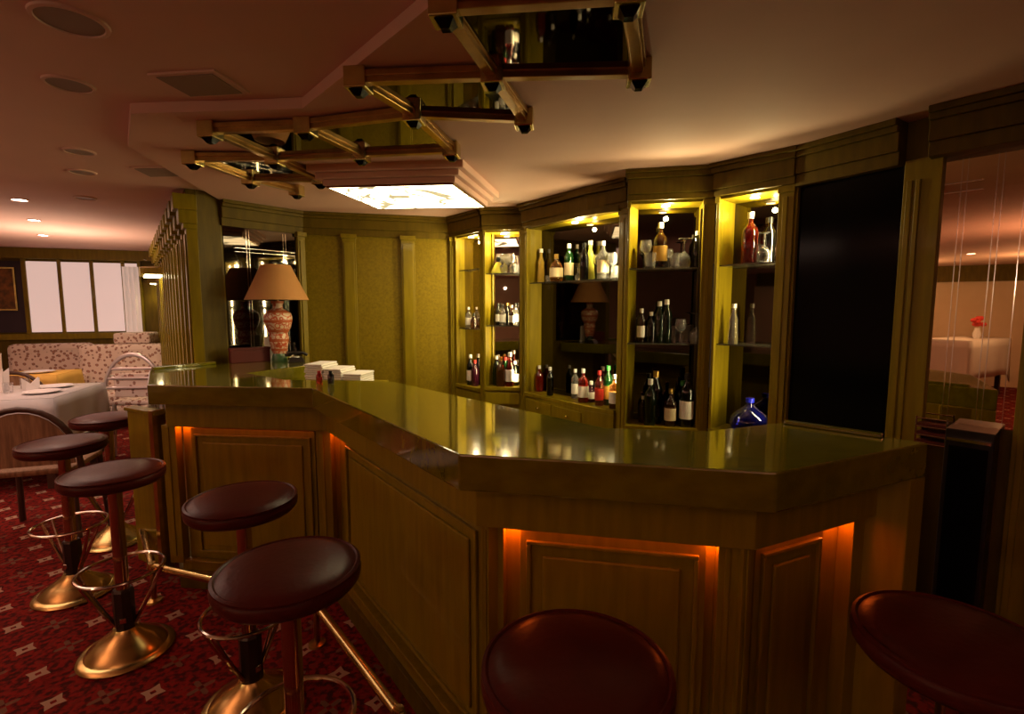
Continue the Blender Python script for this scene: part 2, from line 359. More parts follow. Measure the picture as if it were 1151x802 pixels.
# ================================================================== BACK BAR
K1A, K1B = (-.70, 6.38), (-.41, 6.02)
K2A, K2B = (-.385, 5.87), (.11, 5.80)
K3A, K3B = (.15, 5.62), (1.02, 4.52)
K4A, K4B = (.98, 4.27), (1.57, 4.14)
K5A, K5B = (1.64, 4.06), (2.04, 3.62)
K6A, K6B = (2.06, 3.60), (2.42, 2.98)
K7A, K7B = (2.42, 2.98), (2.86, 2.46)
TOPZ = 2.44
def cabinet(A, B, nm, label, postL, postR, base_z, shelves, depth=.34, mirror='mirrord', splay=0.0, base_mat='green', cor_out=.0, ceilm='green'):
    """posts given in picture columns; local y negative = into the cabinet"""
    T, L = frame(A, B)
    th = thing(nm, label, 'cabinet', P3(T, L/2, -depth/2, 0))
    a0, a1 = at_px(postL[0], A, B), at_px(postL[1], A, B); b0, b1 = at_px(postR[0], A, B), at_px(postR[1], A, B)
    for (p, q, sd) in ((a0, a1, 1), (b0, b1, -1)):
        mb = MB(); mb.box(p, q, -.05, 0, FL, TOPZ+.02, T)
        w_ = q-p
        if w_ > .03: mb.box(p+w_*.3, p+w_*.62, 0, .008, FL+.15, TOPZ-.06, T)
        mb.box(p-.006, q+.006, -.05, .012, TOPZ-.03, TOPZ+.02, T)
        local_build(mb, 'post', 'green', th, bevel=.003)
    pl_ = [tuple(P3(T, x, y)[:2]) for x, y in ((a1-.02, -.05), (a1, -.05), (a1+splay, -depth), (a1+splay-.03, -depth))]
    local_build(MB().prism(pl_, FL, TOPZ), 'side_panel', 'green', th)
    local_build(MB().box(b0, b0+.02, -depth, -.05, FL, TOPZ, T), 'side_panel', 'green', th)
    local_build(MB().box(a1, b0, -depth-.01, -depth, base_z, TOPZ, T), 'mirror_back', mirror, th)
    local_build(MB().box(a0, b1, -depth-.03, -depth-.01, FL, HC, T), 'back_panel', 'green', th)
    local_build(MB().box(a1, b0, -depth, -.01, TOPZ, TOPZ+.03, T), 'top_panel', ceilm, th)
    for z in shelves: local_build(MB().prism([tuple(P3(T, x, y)[:2]) for x, y in ((a1+.003, -.04), (b0-.003, -.04), (b0-.003, -depth+.003), (a1+splay+.003, -depth+.003))], z-.012, z), 'shelf', 'shelf', th)
    mb = MB(); mb.box(a1, b0, -depth+.003, .0, base_z-.03, base_z, T); mb.box(a1, b0, -.04, -.01, FL, base_z-.03, T)
    mb.box(a1-.005, b0+.005, -.02, .03, base_z-.035, base_z+.005, T); mb.box(a1, b0, -.02, .015, base_z-.20, base_z-.06, T)
    local_build(mb, 'base_cabinet', base_mat, th, bevel=.004)
    mb = MB(); T2 = T.copy()
    def bx(*a): mb.box(*a, T2)
    o = cor_out
    bx(a0-.01, b1+.01, -.08, .03+o, TOPZ+.02, TOPZ+.07); bx(a0-.01, b1+.01, -.08, .05+o, TOPZ+.07, HC-.07); bx(a0-.02, b1+.02, -.08, .075+o, HC-.07, HC-.03); bx(a0-.03, b1+.03, -.08, .10+o, HC-.03, HC-.001)
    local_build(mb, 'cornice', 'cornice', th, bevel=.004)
    # concealed cabinet lamp with a small glowing lens
    c = P3(T, (a1+b0)/2, -depth*.45, TOPZ-.004); dsk = MB().lathe([(.001, -.006), (.035, -.006), (.035, .0), (.001, .0)], c, 16)
    local_build(dsk, 'cabinet_light', 'glow', th)
    return th, T, a1, b0
c1 = cabinet(K1A, K1B, 'display_cabinet', 'narrow angled glass display cabinet at the far left end of the back bar', (507, 513), (539, 543), .62, (2.05, 1.33), depth=.13, splay=.0, mirror='mirror')
c2 = cabinet(K2A, K2B, 'display_cabinet', 'small front-facing bottle cabinet with brown mirror, left of the angled drawer cabinet', (543.5, 545.5), (584, 590), .66, (1.98, 1.38), depth=.22, splay=.05, mirror='mirror')
c3 = cabinet(K3A, K3B, 'display_cabinet', 'widest bottle cabinet with pale ledge and drawers in the middle of the back bar', (590, 592), (694, 704), .64, (1.86,), depth=.20, splay=.02)
c4 = cabinet(K4A, K4B, 'display_cabinet', 'three-shelf bottle cabinet with a lit soffit, right of the drawer cabinet', (704, 706), (787, 800), .58, (1.92, 1.29), depth=.26, splay=.07)
c5 = cabinet(K5A, K5B, 'display_cabinet', 'bottle cabinet holding the big blue flask, beside the black door', (801, 804), (869, 886), .60, (1.93, 1.30), depth=.28, splay=.0)
for c, pw, tw in ((c1, 9, 14), (c2, 15, 22), (c3, 17, 32), (c4, 26, 0), (c5, 18, 13)):
    th, T, a, b = c; p = P3(T, a+(b-a)*.55, -.09, TOPZ-.06)
    lamp('POINT', p, pw, YEL, .02)
    # added vertical strip light behind the right-hand post, brightening side panel and shelves
    local_build(MB().box(b-.014, b-.002, -.075, -.052, .75, TOPZ-.05, T), 'added_tube_housing', 'dark', th)
    if tw:
      for z0_, z1_, k_ in ((.75, 1.55, .35), (1.6, TOPZ-.05, .65)):
        p = P3(T, b-.016, -.064, (z0_+z1_)/2); d_ = P3(T, a, -.12, (z0_+z1_)/2)
        o = lamp('AREA', p, tw*k_, YEL, .015, d_, size_y=z1_-z0_)
# bay front of the drawer cabinet: ledge, drawer fascia and bay cornice
th, T, a, b = c3
bay = [tuple(P3(T, a+.0, 0)[:2]), (.86, 4.93), (1.10, 4.70), tuple(P3(T, b, 0)[:2])]
bay = [(P3(T, a, 0).x, P3(T, a, 0).y), (.70, 4.80), (P3(T, b, 0).x-.02, P3(T, b, 0).y-.02), (P3(T, b, 0).x, P3(T, b, 0).y)]
bo = bay
local_build(MB().prism(bo[::-1], .60, .645), 'ledge', 'green', th, bevel=.004)
local_build(MB().prism(bo[::-1], FL, .60), 'bay_base', 'green', th, bevel=.004)
Tb, Lb = frame(bay[0], bay[1])
for i in range(2):
    d = local_build(MB().box(.04+i*(Lb/2-.01), Lb/2-.03+i*(Lb/2-.01), 0, .012, .42, .57, Tb), 'drawer', 'green', th, bevel=.004)
    c = P3(Tb, Lb/4+i*Lb/2, .012, .50)
    kn = MB().lathe([(.0, 0), (.008, 0), (.006, .01), (.013, .018), (.010, .026), (.0, .028)], c, 12, Matrix(((Tb[0][0], 0, Tb[0][1]), (Tb[1][0], 0, Tb[1][1]), (0, 1, 0))))
    k_ = kn.build('knob', 'brass', smooth=True); k_.parent = d; k_.matrix_parent_inverse = Matrix.Identity(4)
mb = MB(); bb = [bay[0], (.70, 4.80), bay[2], bay[3]]
mb.prism(bb[::-1], TOPZ+.02, HC-.07); mb.prism(inset_poly(bb, -.04)[::-1], HC-.07, HC-.002); mb.prism(inset_poly(bb, -.02)[::-1], TOPZ-.0, TOPZ+.05)
local_build(mb, 'bay_cornice', 'cornice', th, bevel=.004)
# black double door + pillar + grooved mirror
T, L = frame(K6A, K6B); s0, s1 = at_px(890, K6A, K6B), at_px(1005, K6A, K6B)
struct(MB().box(s0-.1, s1+.1, -.10, -.06, FL, HC, T).build('wall_right', 'cornice'))
dr = struct(MB().box(s0, s1, -.055, -.03, FL, TOPZ, T).build('door_1', 'black'))
mb = MB(); mb.box(s0-.03, s0, -.06, 0.0, FL, TOPZ, T); mb.box(s0-.06, s1+.02, -.06, FL, TOPZ, TOPZ+.06, T)
cs0, cs1 = at_px(1005, K6A, K6B), at_px(1047, K6A, K6B); mb.box(cs0, cs1, -.06, .0, FL, TOPZ+.02, T); mb.box(cs0+.02, cs0+.05, 0, .01, FL+.15, TOPZ-.1, T); mb.box(cs0+.065, cs0+.09, 0, .01, FL+.15, TOPZ-.1, T)
struct(mb.build('trim_12', 'green', bevel=.004))
mb = MB(); cornice(mb, P3(T, s0-.12, 0)[:2], P3(T, cs0-.02, 0)[:2]); struct(mb.build('trim_13', 'cornice', bevel=.004))
T, L = frame(K7A, K7B); s0, s1 = at_px(1048, K7A, K7B), at_px(1138, K7A, K7B, py=400)
struct(MB().box(-.05, L+1.2, -.14, -.05, FL, HC, T).build('wall_right.002', 'cornice'))
mr = thing('wall_mirror', 'tall mirror with paired vertical grooves at the right edge of the back bar', 'mirror', P3(T, (s0+s1)/2, -.04, .95))
local_build(MB().box(s0, s1+.05, -.05, -.035, .93, TOPZ, T), 'glass_pane', mat('bronze_mirror', (.82, .60, .38), .012, 1), mr)
g = MB()
for s in (s0+.075, s0+.10, s1-.13, s1-.105, s1-.02): g.box(s, s+.004, -.035, -.030, .95, TOPZ-.02, T)
for z in (2.24, 2.29): g.box(s0, s0+.17, -.035, -.030, z, z+.005, T)
local_build(g, 'groove', 'bevelline', mr)
mb = MB(); mb.box(s1+.03, s1+.16, -.05, .0, FL, TOPZ+.02, T); mb.box(s1+.16, L+1.2, -.05, -.02, FL, TOPZ+.02, T); mb.box(s1+.05, s1+.08, 0, .01, FL+.15, TOPZ-.1, T)
struct(mb.build('trim_14', 'green', bevel=.004))
mb = MB(); cornice(mb, P3(T, -.02, 0)[:2], P3(T, L+1.2, 0)[:2], out=.05); struct(mb.build('trim_15', 'cornice', bevel=.004))
# low dark fridge under the mirror
fr = thing('under_counter_fridge', 'dark glass-topped under-counter fridge below the grooved mirror', 'fridge', P3(T, (s0+s1)/2, .12, 0))
local_build(MB().box(s0+.13, s1-.02, -.04, .16, FL, .93, T), 'body', 'plastic', fr, bevel=.006)
local_build(MB().box(s0+.15, s1-.04, .16, .17, FL+.1, .84, T), 'door', 'black', fr, bevel=.003)
local_build(MB().box(s0+.14, s1-.03, .16, .185, .87, .885, T), 'handle', 'chrome', fr)
rk = thing('wire_rack', 'chrome wire rack with dark red trays tucked beside the fridge', 'rack', P3(T, s0+.05, 0, 0))
mb = MB()
for z in (.80, .85, .90, .95): mb.tube([P3(T, s0-.02, .06, z), P3(T, s0+.12, .06, z)], .004, 6)
for s in (s0-.02, s0+.12): mb.tube([P3(T, s, .06, FL), P3(T, s, .06, .96)], .005, 6)
local_build(mb, 'wire_frame', 'chrome', rk)
for z in (.80, .85, .90): local_build(MB().box(s0-.015, s0+.115, -.045, .055, z+.004, z+.02, T), 'tray', 'redbox', rk)
# ================================================================== BAR COUNTER
HT, HB = 1.014, .864
def RZ(px, py, z):
    u = px-575.5; v = 401-py
    d = (u, F_PX*math.cos(PITCH)+v*math.sin(PITCH), -F_PX*math.sin(PITCH)+v*math.cos(PITCH)); t = (z-EYE)/d[2]
    return (d[0]*t, d[1]*t)
A_, B_, C_, D_, E_ = (-2.745, 3.75), (-1.445, 3.60), (-.212, 1.96), (.940, 1.735), (1.80, 2.13)
A2 = (-3.35, 4.62)
outer = [A2, A_, B_, C_, D_, E_]
E2, D2, C2, B2 = (1.385, 2.52), (.92, 2.34), (.46, 2.40), (-.92, 3.90)
inner = [E2, D2, C2, B2, (-1.15, 3.97), (-1.83, 4.02), (-2.35, 4.43), (-1.99, 5.15), (-2.30, 5.85), (-2.52, 5.86), (-2.95, 5.33), (-3.06, 5.15)]
bar = thing('bar_counter', 'long angular green lacquered bar counter with panelled front and glossy top', 'bar counter', (-.2, 2.4, 0))
local_build(MB().prism(outer+inner, HB, HT), 'countertop', 'top', bar, bevel=.008)
mb = MB(); Tl, Ll = frame((-3.06, 5.13), (A2[0]+.01, A2[1]+.01)); mb.box(0, Ll, -.05, -.005, HT, HT+.03, Tl); local_build(mb, 'raised_rim', 'top', bar, bevel=.005)
Tl, Ll = frame(E2, E_); mb = MB(); mb.box(.01, Ll*.72, .008, .05, HT, HT+.018, Tl); local_build(mb, 'raised_rim', 'top', bar, bevel=.005)
body0 = inset_poly([A2, A_, B_, C_, D_, E_], .104)
band = inset_poly(outer, .104); core = inset_poly(outer, .21)
innr = inset_poly(outer, .30)
def ring(po, pi, z0, z1):
    mb = MB()
    for i in range(len(po)-1): mb.prism([po[i], po[i+1], pi[i+1], pi[i]], z0, z1)
    return mb
def shift_end(pl):   # stop the body a little before the end panel
    p = list(pl); a, b = Vector(p[-2]), Vector(p[-1]); p[-1] = tuple(b-(b-a).normalized()*.05); return p
band, core, innr = shift_end(band), shift_end(core), shift_end(innr)
local_build(MB().prism(band+innr[::-1], .672, HB), 'apron_band', 'green', bar, bevel=.005)
local_build(MB().prism(core+innr[::-1], FL, .672), 'core_panel', 'green', bar)
pl1, pl2 = shift_end(inset_poly(outer, .125)), core
local_build(MB().prism(pl1+pl2[::-1], FL, FL+.14), 'plinth', 'cornice', bar, bevel=.004)
pl1 = shift_end(inset_poly(outer, .150)); local_build(MB().prism(pl1+pl2[::-1], FL+.14, FL+.22), 'plinth', 'green', bar, bevel=.006)
# waterfall end panel (full height at the right end)
Te, Le = frame(E2, E_)
de = (Vector(E_)-Vector(D_)).normalized()
local_build(MB().prism([E_, (E_[0]-de.x*.11, E_[1]-de.y*.11), (E2[0]-.08, E2[1]-.05), E2], FL, HB), 'end_panel', 'green', bar, bevel=.005)
# front segments
front = inset_poly(outer, .13)
def seg_panel(i, pxp, pxm, gapl=True):
    """pilaster columns pxp, panel columns pxm for outer segment i (picture columns at mid height)"""
    A, B = core[i], core[i+1]; T, L = frame(A, B)
    py = 620
    for (a, b) in pxp:
        a, b = at_px(a, A, B, .07, py), at_px(b, A, B, .07, py)
        mb = MB(); mb.box(a, b, 0, .07, FL+.2, .672, T)
        mb.box(a+(b-a)*.3, a+(b-a)*.55, .07, .078, FL+.26, .66, T)
        local_build(mb, 'pilaster', 'green', bar, bevel=.003)
    a, b = at_px(pxm[0], A, B, .04, py), at_px(pxm[1], A, B, .04, py)
    z0, z1 = FL+.26, .645
    pn = local_build(MB().box(a, b, 0, .03, z0, z1, T), 'front_panel', 'green', bar, bevel=.003)
    def fr(x0, x1, y0, y1, z0, z1, w_):
        m_ = MB()
        m_.box(x0, x1, y0, y1, z1-w_, z1, T); m_.box(x0, x1, y0, y1, z0, z0+w_, T); m_.box(x0, x0+w_, y0, y1, z0+w_, z1-w_, T); m_.box(x1-w_, x1, y0, y1, z0+w_, z1-w_, T); return m_
    o = fr(a+.03, b-.03, .03, .048, z0+.03, z1-.045, .018).build('moulding', 'green', bevel=.004); o.parent = pn
    o = MB().box(a+.10, b-.10, .03, .045, z0+.09, z1-.11, T).build('raised_field', 'green', bevel=.008); o.parent = pn
    return T, L, a, b
segs = []
segs.append(seg_panel(1, ((191, 206), (360, 376)), (222, 358)))
segs.append(seg_panel(2, ((545, 549),), (391, 540)))
segs.append(seg_panel(3, ((541, 566), (808, 832)), (584, 795)))
segs.append(seg_panel(4, ((836, 848), (958, 1000)), (852, 927)))
# concealed orange tubes under the apron band
def strip_light(T, x0, x1, y, pw):
    p = P3(T, (x0+x1)/2, y, .668); o = lamp('AREA', p, pw, ORG, x1-x0, None, size_y=.025)
    o.rotation_euler = (0, 0, math.atan2(T[1][0], T[0][0]))
    local_build(MB().box(x0, x1, y-.016, y+.016, .669, .6735, T), 'orange_lamp', 'dark', bar)
for sgi, p0, p1, pw in ((1, 206, 221, .9), (3, 566, 584, 1.1), (3, 795, 808, .8), (4, 929, 957, 1.6), (2, 372, 388, 1.3)):
    T, L = frame(core[sgi], core[sgi+1]); A, B = core[sgi], core[sgi+1]; pyy = 560 if sgi == 2 else 620
    strip_light(T, at_px(p0, A, B, .03, pyy)+.004, at_px(p1, A, B, .03, pyy)-.004, .035, pw)
for i, k, pw in ((1, 0, .45), (3, 2, .5), (4, 3, .3)):
    T, L = frame(core[i], core[i+1]); a, b = segs[k][2:]; strip_light(T, a+.01, b-.01, .062, pw*.45)
# foot rail
rl = thing('foot_rail', 'polished brass foot rail on short posts along the bar front', 'foot rail', (-1.2, 2.3, 0))
RH = -.378
rp = [(*RZ(194, 573, RH), RH), (*RZ(158, 586, RH), RH), (*RZ(171, 636, RH), RH), (*RZ(238, 648, RH), RH), (*RZ(357, 681, RH), RH), (*RZ(448, 802, RH), RH), (-.17, 1.74, RH), (.95, 1.50, RH), (1.95, 1.90, RH)]
rp[4] = (rp[4][0]-.02, rp[4][1]+.02, RH); rp.insert(4, (-1.50, 3.28, RH)); del rp[3]; rp[3] = (-1.52, 3.27, RH)
local_build(MB().tube(rp, .028, 14), 'rail', 'brass', rl, smooth=True)
for i in range(1, len(rp)):
    x, y, z = rp[i]
    local_build(MB().tube([(x, y, FL), (x, y, RH-.01)], .019, 10).lathe([(.0, 0), (.060, 0), (.055, .015), (.02, .026), (0, .026)], (x, y, FL), 16), 'support_post', 'brassd', rl, smooth=True)
    local_build(MB().lathe([(.0, -.035), (.026, -.032), (.036, 0), (.026, .032), (0, .035)], (x, y, RH), 16), 'joint', 'brass', rl, smooth=True)
# ================================================================== STOOLS
def make_stool():
    t = thing('bar_stool', '', 'stool')
    seat = MB().lathe([(0, .808), (.165, .808), (.186, .813), (.196, .826), (.198, .843), (.192, .856), (.180, .866), (.150, .874), (.08, .880), (0, .882)], seg=48).build('seat', 'leather', t, True)
    o = MB().lathe([(.188, .853), (.196, .858), (.196, .864), (.188, .868), (.18, .862)], seg=48).build('piping', 'leather', seat, True)
    MB().lathe([(0, .780), (.07, .780), (.09, .815), (0, .815)], seg=24).build('seat_plate', 'dark', t, True)
    MB().lathe([(.0, .10), (.027, .10), (.027, .77), (0, .77)], seg=20).build('pole', 'pole', t, True)
    MB().lathe([(0, .09), (.042, .09), (.042, .30), (.036, .31), (0, .31)], seg=8).build('sleeve', 'dark', t)
    MB().lathe([(0, 0), (.185, 0), (.190, .010), (.180, .022), (.160, .026), (.150, .040), (.105, .072), (.060, .105), (.048, .125), (0, .125)], seg=40).build('base', 'brass', t, True)
    rg = MB().tube([(.165*math.cos(a)+.0, .165*math.sin(a), .40) for a in [2*PI*i/40 for i in range(40)]], .0075, 8, True).build('foot_ring', 'chrome', t, True)
    for sg in (-1, 1):
        for q in (-.16, .16):
            pts = []
            for i in range(13):
                u = i/12; r = .036+.129*(1-u)**1.35; z = .40-.27*u-.035*math.sin(u*PI)
                a = q*sg*(1-.5*u)+(0 if sg > 0 else PI); pts.append((r*math.cos(a), r*math.sin(a), z))
            MB().tube(pts, .0085, 8).build('strut', 'chrome', t, True)
    MB().box(-.012, .012, -.046, -.040, .16, .185).build('adjuster_knob', 'chrome', t, bevel=.002)
    return t
st = make_stool()
places = [((120, 467), .3, 'bar stool furthest from the camera, beside the low olive partition'),
          ((70, 495), -.2, 'leftmost bar stool, its seat catching a pale highlight'),
          ((127, 527), .5, 'bar stool with whole brass base in view, third from the far end'),
          ((272, 557), 1.1, 'bar stool standing before the leftmost bar panel, seat half over its orange glow'),
          ((324, 634), .2, 'bar stool in the left foreground whose seat overlaps the brass foot rail'),
          ((648, 743), .8, 'bar stool closest to the camera at bottom centre, only seat in view'),
          ((1076, 714), .4, 'bar stool cut off by the bottom right corner')]
for i, (xy, rz, lb) in enumerate(places):
    o = st if i == 0 else copy_tree(st)
    xy = RZ(*xy, FL+.872*KS)
    o.location = (*xy, FL); o.scale = (KS, KS, KS); o.rotation_euler = (0, 0, rz); o['label'] = lb; o['group'] = 'round oxblood bar stools along the bar'
# ================================================================== CEILING PIECES
lbx = thing('ceiling_light_box', 'large rectangular lit ceiling light box with marbled glass above the bar', 'ceiling light', (-.87, 4.53, 2.6))
q = [(-1.475, 4.14), (-.46, 4.03), (-.26, 4.94), (-1.30, 5.02)]
def scale_q(q, k):
    c = Vector((sum(p[0] for p in q)/4, sum(p[1] for p in q)/4)); return [tuple(c+(Vector(p)-c)*k) for p in q]
mb = MB(); mb.prism(scale_q(q, 1.05), 2.555, 2.60); mb.prism(scale_q(q, 1.13), 2.60, 2.645); mb.prism(scale_q(q, 1.22), 2.645, HC+.01)
local_build(mb, 'stepped_frame', 'ceil2', lbx, bevel=.006)
def litmat():
    m = bpy.data.materials.new('marbled_lit_glass'); m.use_nodes = True; nt = m.node_tree; b = nt.nodes['Principled BSDF']
    tc = nt.nodes.new('ShaderNodeTexCoord'); n = nt.nodes.new('ShaderNodeTexNoise'); n.inputs['Scale'].default_value = 1.6; n.inputs['Distortion'].default_value = 1.5
    r = nt.nodes.new('ShaderNodeValToRGB'); e = r.color_ramp.elements; e[0].position = .462; e[0].color = (1, .80, .45, 1); e[1].position = .538; e[1].color = (1, .80, .45, 1)
    x = e.new(.485); x.color = (.05, .042, .022, 1); x = e.new(.515); x.color = (.05, .042, .022, 1)
    nt.links.new(tc.outputs['Object'], n.inputs[0]); nt.links.new(n.outputs[0], r.inputs[0]); nt.links.new(r.outputs[0], b.inputs['Emission Color']); b.inputs['Emission Strength'].default_value = 9.5
    return m
local_build(MB().prism(q, 2.543, 2.556), 'glass_panel', litmat(), lbx)
mb = MB()
for i in range(4): mb.tube([(*q[i], 2.548), (*q[(i+1) % 4], 2.548)], .009, 6)
local_build(mb, 'metal_edge', 'brassd', lbx)
cf = thing('ceiling_ornament', 'stepped brass lattice with dark mirror squares hung under the ceiling', 'ceiling decoration', (-.8, 3.0, 2.6))
J = dict(a=(-.235, 1.905), b=(.40, 1.835), c=(-.087, 2.43), d=(.574, 2.40), e=(-.72, 2.48), f=(-.54, 2.90), g=(.07, 2.97), h=(-1.22, 3.10), i=(-.41, 3.54), j=(-1.05, 3.63), k=(-1.82, 3.16), l=(-1.70, 3.74), m=(-2.29, 3.74), n=(-2.18, 4.33), p=(-1.60, 4.33), o=(-1.97, 4.74))
J['o2'] = (-1.45, 4.9); del J['o2']
for cell in ('abdc', 'ecgf', 'hfij', 'khjl', 'mlpn'):
    pts = [J[x] for x in cell]
    local_build(MB().prism(scale_q(pts, .97), 2.665, 2.685), 'mirror_tile', 'mirrord', cf)
for e1 in ('ab', 'bd', 'dc', 'ca', 'ec', 'cg', 'gf', 'fe', 'hf', 'fi', 'ij', 'jh', 'kh', 'jl', 'lk', 'ml', 'lp', 'pn', 'nm', 'no'):
    T, L = frame(J[e1[0]], J[e1[1]])
    local_build(MB().box(0, L, -.024, .024, 2.635, 2.675, T).box(.04, L-.04, -.034, .034, 2.66, 2.69, T), 'brass_bar', 'brassd', cf, bevel=.003)
ang = math.radians(-7)
for nm in J:
    x, y = J[nm]; R = Matrix.Translation((x, y, 0)) @ Matrix.Rotation(ang, 4, 'Z')
    mb = MB(); h = .052; mb.box(-h, h, -h, h, 2.605, HC, R); c_ = local_build(mb, 'brass_cube', 'brass', cf, bevel=.005)
    g = MB(); pv = [(-.036, -.036), (.036, -.036), (.036, .036), (-.036, .036)]
    g.add([R @ Vector((a, b, 2.606)) for a, b in pv]+[R @ Vector((a*.45, b*.45, 2.578)) for a, b in pv], [(0,1,5,4),(1,2,6,5),(2,3,7,6),(3,0,4,7),(7,6,5,4),(3,2,1,0)])
    o = g.build('glass_gem', 'black'); o.parent = c_
# speakers, vents, downlights
def disc(name, label, x, y, r, cat='ceiling speaker', lit=False, group=None):
    t = thing(name, label, cat, (x, y, HO), 0, group)
    MB().lathe([(r*.86, -.004), (r*.88, -.012), (r, -.010), (r*1.02, 0), (r*.86, 0)], seg=32).build('trim_ring', 'ceil', t, True)
    MB().lathe([(0, -.006), (r*.86, -.006), (r*.86, 0), (0, 0)], seg=32).build('grille' if not lit else 'bulb', 'bulb' if lit else 'vent', t)
    return t
disc('ceiling_speaker', 'biggest round ceiling speaker in the top left corner', -1.80, 2.18, .13)
disc('ceiling_speaker', 'round ceiling speaker just beyond the corner one, level with the near vent', -2.32, 2.77, .11)
disc('ceiling_speaker', 'small round ceiling grille, nearest of the three in a line', -3.25, 3.92, .10)
disc('ceiling_speaker', 'small round ceiling grille, middle of the three in a line', -3.72, 4.50, .10)
disc('ceiling_speaker', 'small round ceiling grille, furthest of the three in a line', -4.57, 5.54, .10)
for (x, y, lb) in ((-5.36, 5.63, 'lit ceiling downlight nearest to the bar of the visible three'), (-6.43, 6.93, 'lit ceiling downlight, middle of the visible three'), (-7.65, 8.38, 'lit ceiling downlight closest to the far wall')):
    disc('downlight', lb, x, y, .075, 'downlight', True, 'lit downlights over the dining area')
    lamp('SPOT', (x, y, HO-.03), 30, PINK, .05, (x, y, 0), 2.4, .7)
for v, lb in (([(-1.80, 2.66), (-1.48, 2.62), (-1.45, 2.86), (-1.77, 2.90)], 'square ceiling vent near the soffit corner'), ([(-3.17, 4.35), (-2.88, 4.33), (-2.92, 4.60), (-3.22, 4.62)], 'square ceiling vent further back beside the bar soffit')):
    c = Vector((sum(p[0] for p in v)/4, sum(p[1] for p in v)/4)); zz = HO
    t = thing('ceiling_vent', lb, 'vent', (c.x, c.y, zz)); qq = [tuple(Vector(p)-c) for p in v]
    MB().prism(scale_q(qq, 1.14), -.012, 0).build('frame', 'ceil', t, bevel=.003)
    MB().prism(scale_q(qq, .95), -.016, -.012).build('grille', 'vent', t)
for (x, y, lb) in ((-9, -2.2, 'round downlight over the rear dining tables, left one'), (-7, -3.2, 'round downlight over the rear dining tables, right one'), (-8, -1, 'round downlight in the rear room nearest the bar')):
    disc('downlight', lb, x, y, .09, 'downlight', True, 'downlights in the rear dining room')
# ================================================================== BOTTLES AND GLASSES
PROF = {
 'wine': [(0, 0), (.036, 0), (.038, .008), (.038, .19), (.034, .215), (.018, .24), (.0135, .255), (.0135, .30), (0, .30)],
 'spirit': [(0, 0), (.042, 0), (.045, .01), (.045, .17), (.040, .195), (.020, .22), (.014, .235), (.014, .285), (0, .285)],
 'tall': [(0, 0), (.036, 0), (.038, .01), (.034, .10), (.030, .16), (.033, .19), (.020, .23), (.015, .25), (.015, .315), (0, .315)],
 'squat': [(0, 0), (.046, 0), (.052, .02), (.052, .10), (.040, .135), (.018, .155), (.015, .165), (.015, .20), (0, .20)],
 'flask': [(0, 0), (.10, 0), (.135, .03), (.150, .07), (.140, .12), (.105, .165), (.060, .20), (.030, .225), (.026, .25), (.032, .265), (.030, .275), (0, .275)],
 'mini': [(0, 0), (.018, 0), (.019, .004), (.019, .05), (.009, .062), (.008, .07), (0, .07)],
}
GLASSC = {'dark green': (.010, .030, .010), 'green': (.02, .14, .03), 'brown': (.07, .022, .006), 'amber': (.42, .15, .02), 'clear': (.80, .80, .80), 'red': (.55, .03, .02),
          'lime': (.80, .78, .12), 'black': (.006, .006, .006), 'blue': (.01, .015, .42), 'pink': (.55, .10, .10), 'yellow': (.62, .42, .06), 'purple': (.10, .015, .04)}
LABC = {'white': (.75, .72, .66), 'cream': (.70, .58, .36), 'gold': (.55, .32, .06), 'red': (.45, .03, .02), 'none': None}
for k, v in LABC.items():
    if v: M['label_'+k] = mat('paper_label_'+k, v, .6)
M['cap_white'] = mat('white_cap', (.75, .72, .68), .4); M['cap_black'] = mat('black_cap', (.01, .01, .01), .3); M['cap_red'] = mat('red_cap', (.4, .02, .02), .4); M['cap_gold'] = mat('gold_cap', (.6, .38, .1), .3, 1); M['cap_blue'] = mat('blue_rim', (.01, .015, .35), .1); M['cap_green'] = mat('green_cap', (.02, .18, .03), .4)
bcache = {}
def bottle(loc, kind, color, lab, cap, sc, label, group):
    key = (kind, color, lab, cap)
    if key in bcache: o = copy_tree(bcache[key])
    else:
        o = thing('bottle', '', 'bottle'); pr = PROF[kind]; h = pr[-1][1]
        gm = glassmat('bottle_glass_'+color.replace(' ', '_'), GLASSC[color], .93 if color in ('clear', 'amber', 'red', 'pink', 'blue') else (.5 if color in ('lime', 'yellow') else .8))
        b = MB().lathe(pr[:-1]+[(pr[-2][0], h), (0, h)], seg=20).build('glass_body', gm, o, True)
        r = pr[-2][0]
        MB().lathe([(0, h-.03), (r+.003, h-.03), (r+.003, h+.006), (0, h+.006)], seg=16).build('cap', 'cap_'+cap, o, True)
        if lab != 'none':
            rr = max(p[0] for p in pr)+.0012; zt = h*.50; MB().lathe([(rr-.002, h*.16), (rr, h*.16), (rr, zt), (rr-.002, zt)], seg=20).build('paper_label', 'label_'+lab, o, True)
        bcache[key] = o
    o.location = loc; o.scale = (sc, sc, sc); o['label'] = label; o['category'] = 'bottle'; o['group'] = group
    o.rotation_euler = (0, 0, random.uniform(0, 6))
    return o
gcache = {}
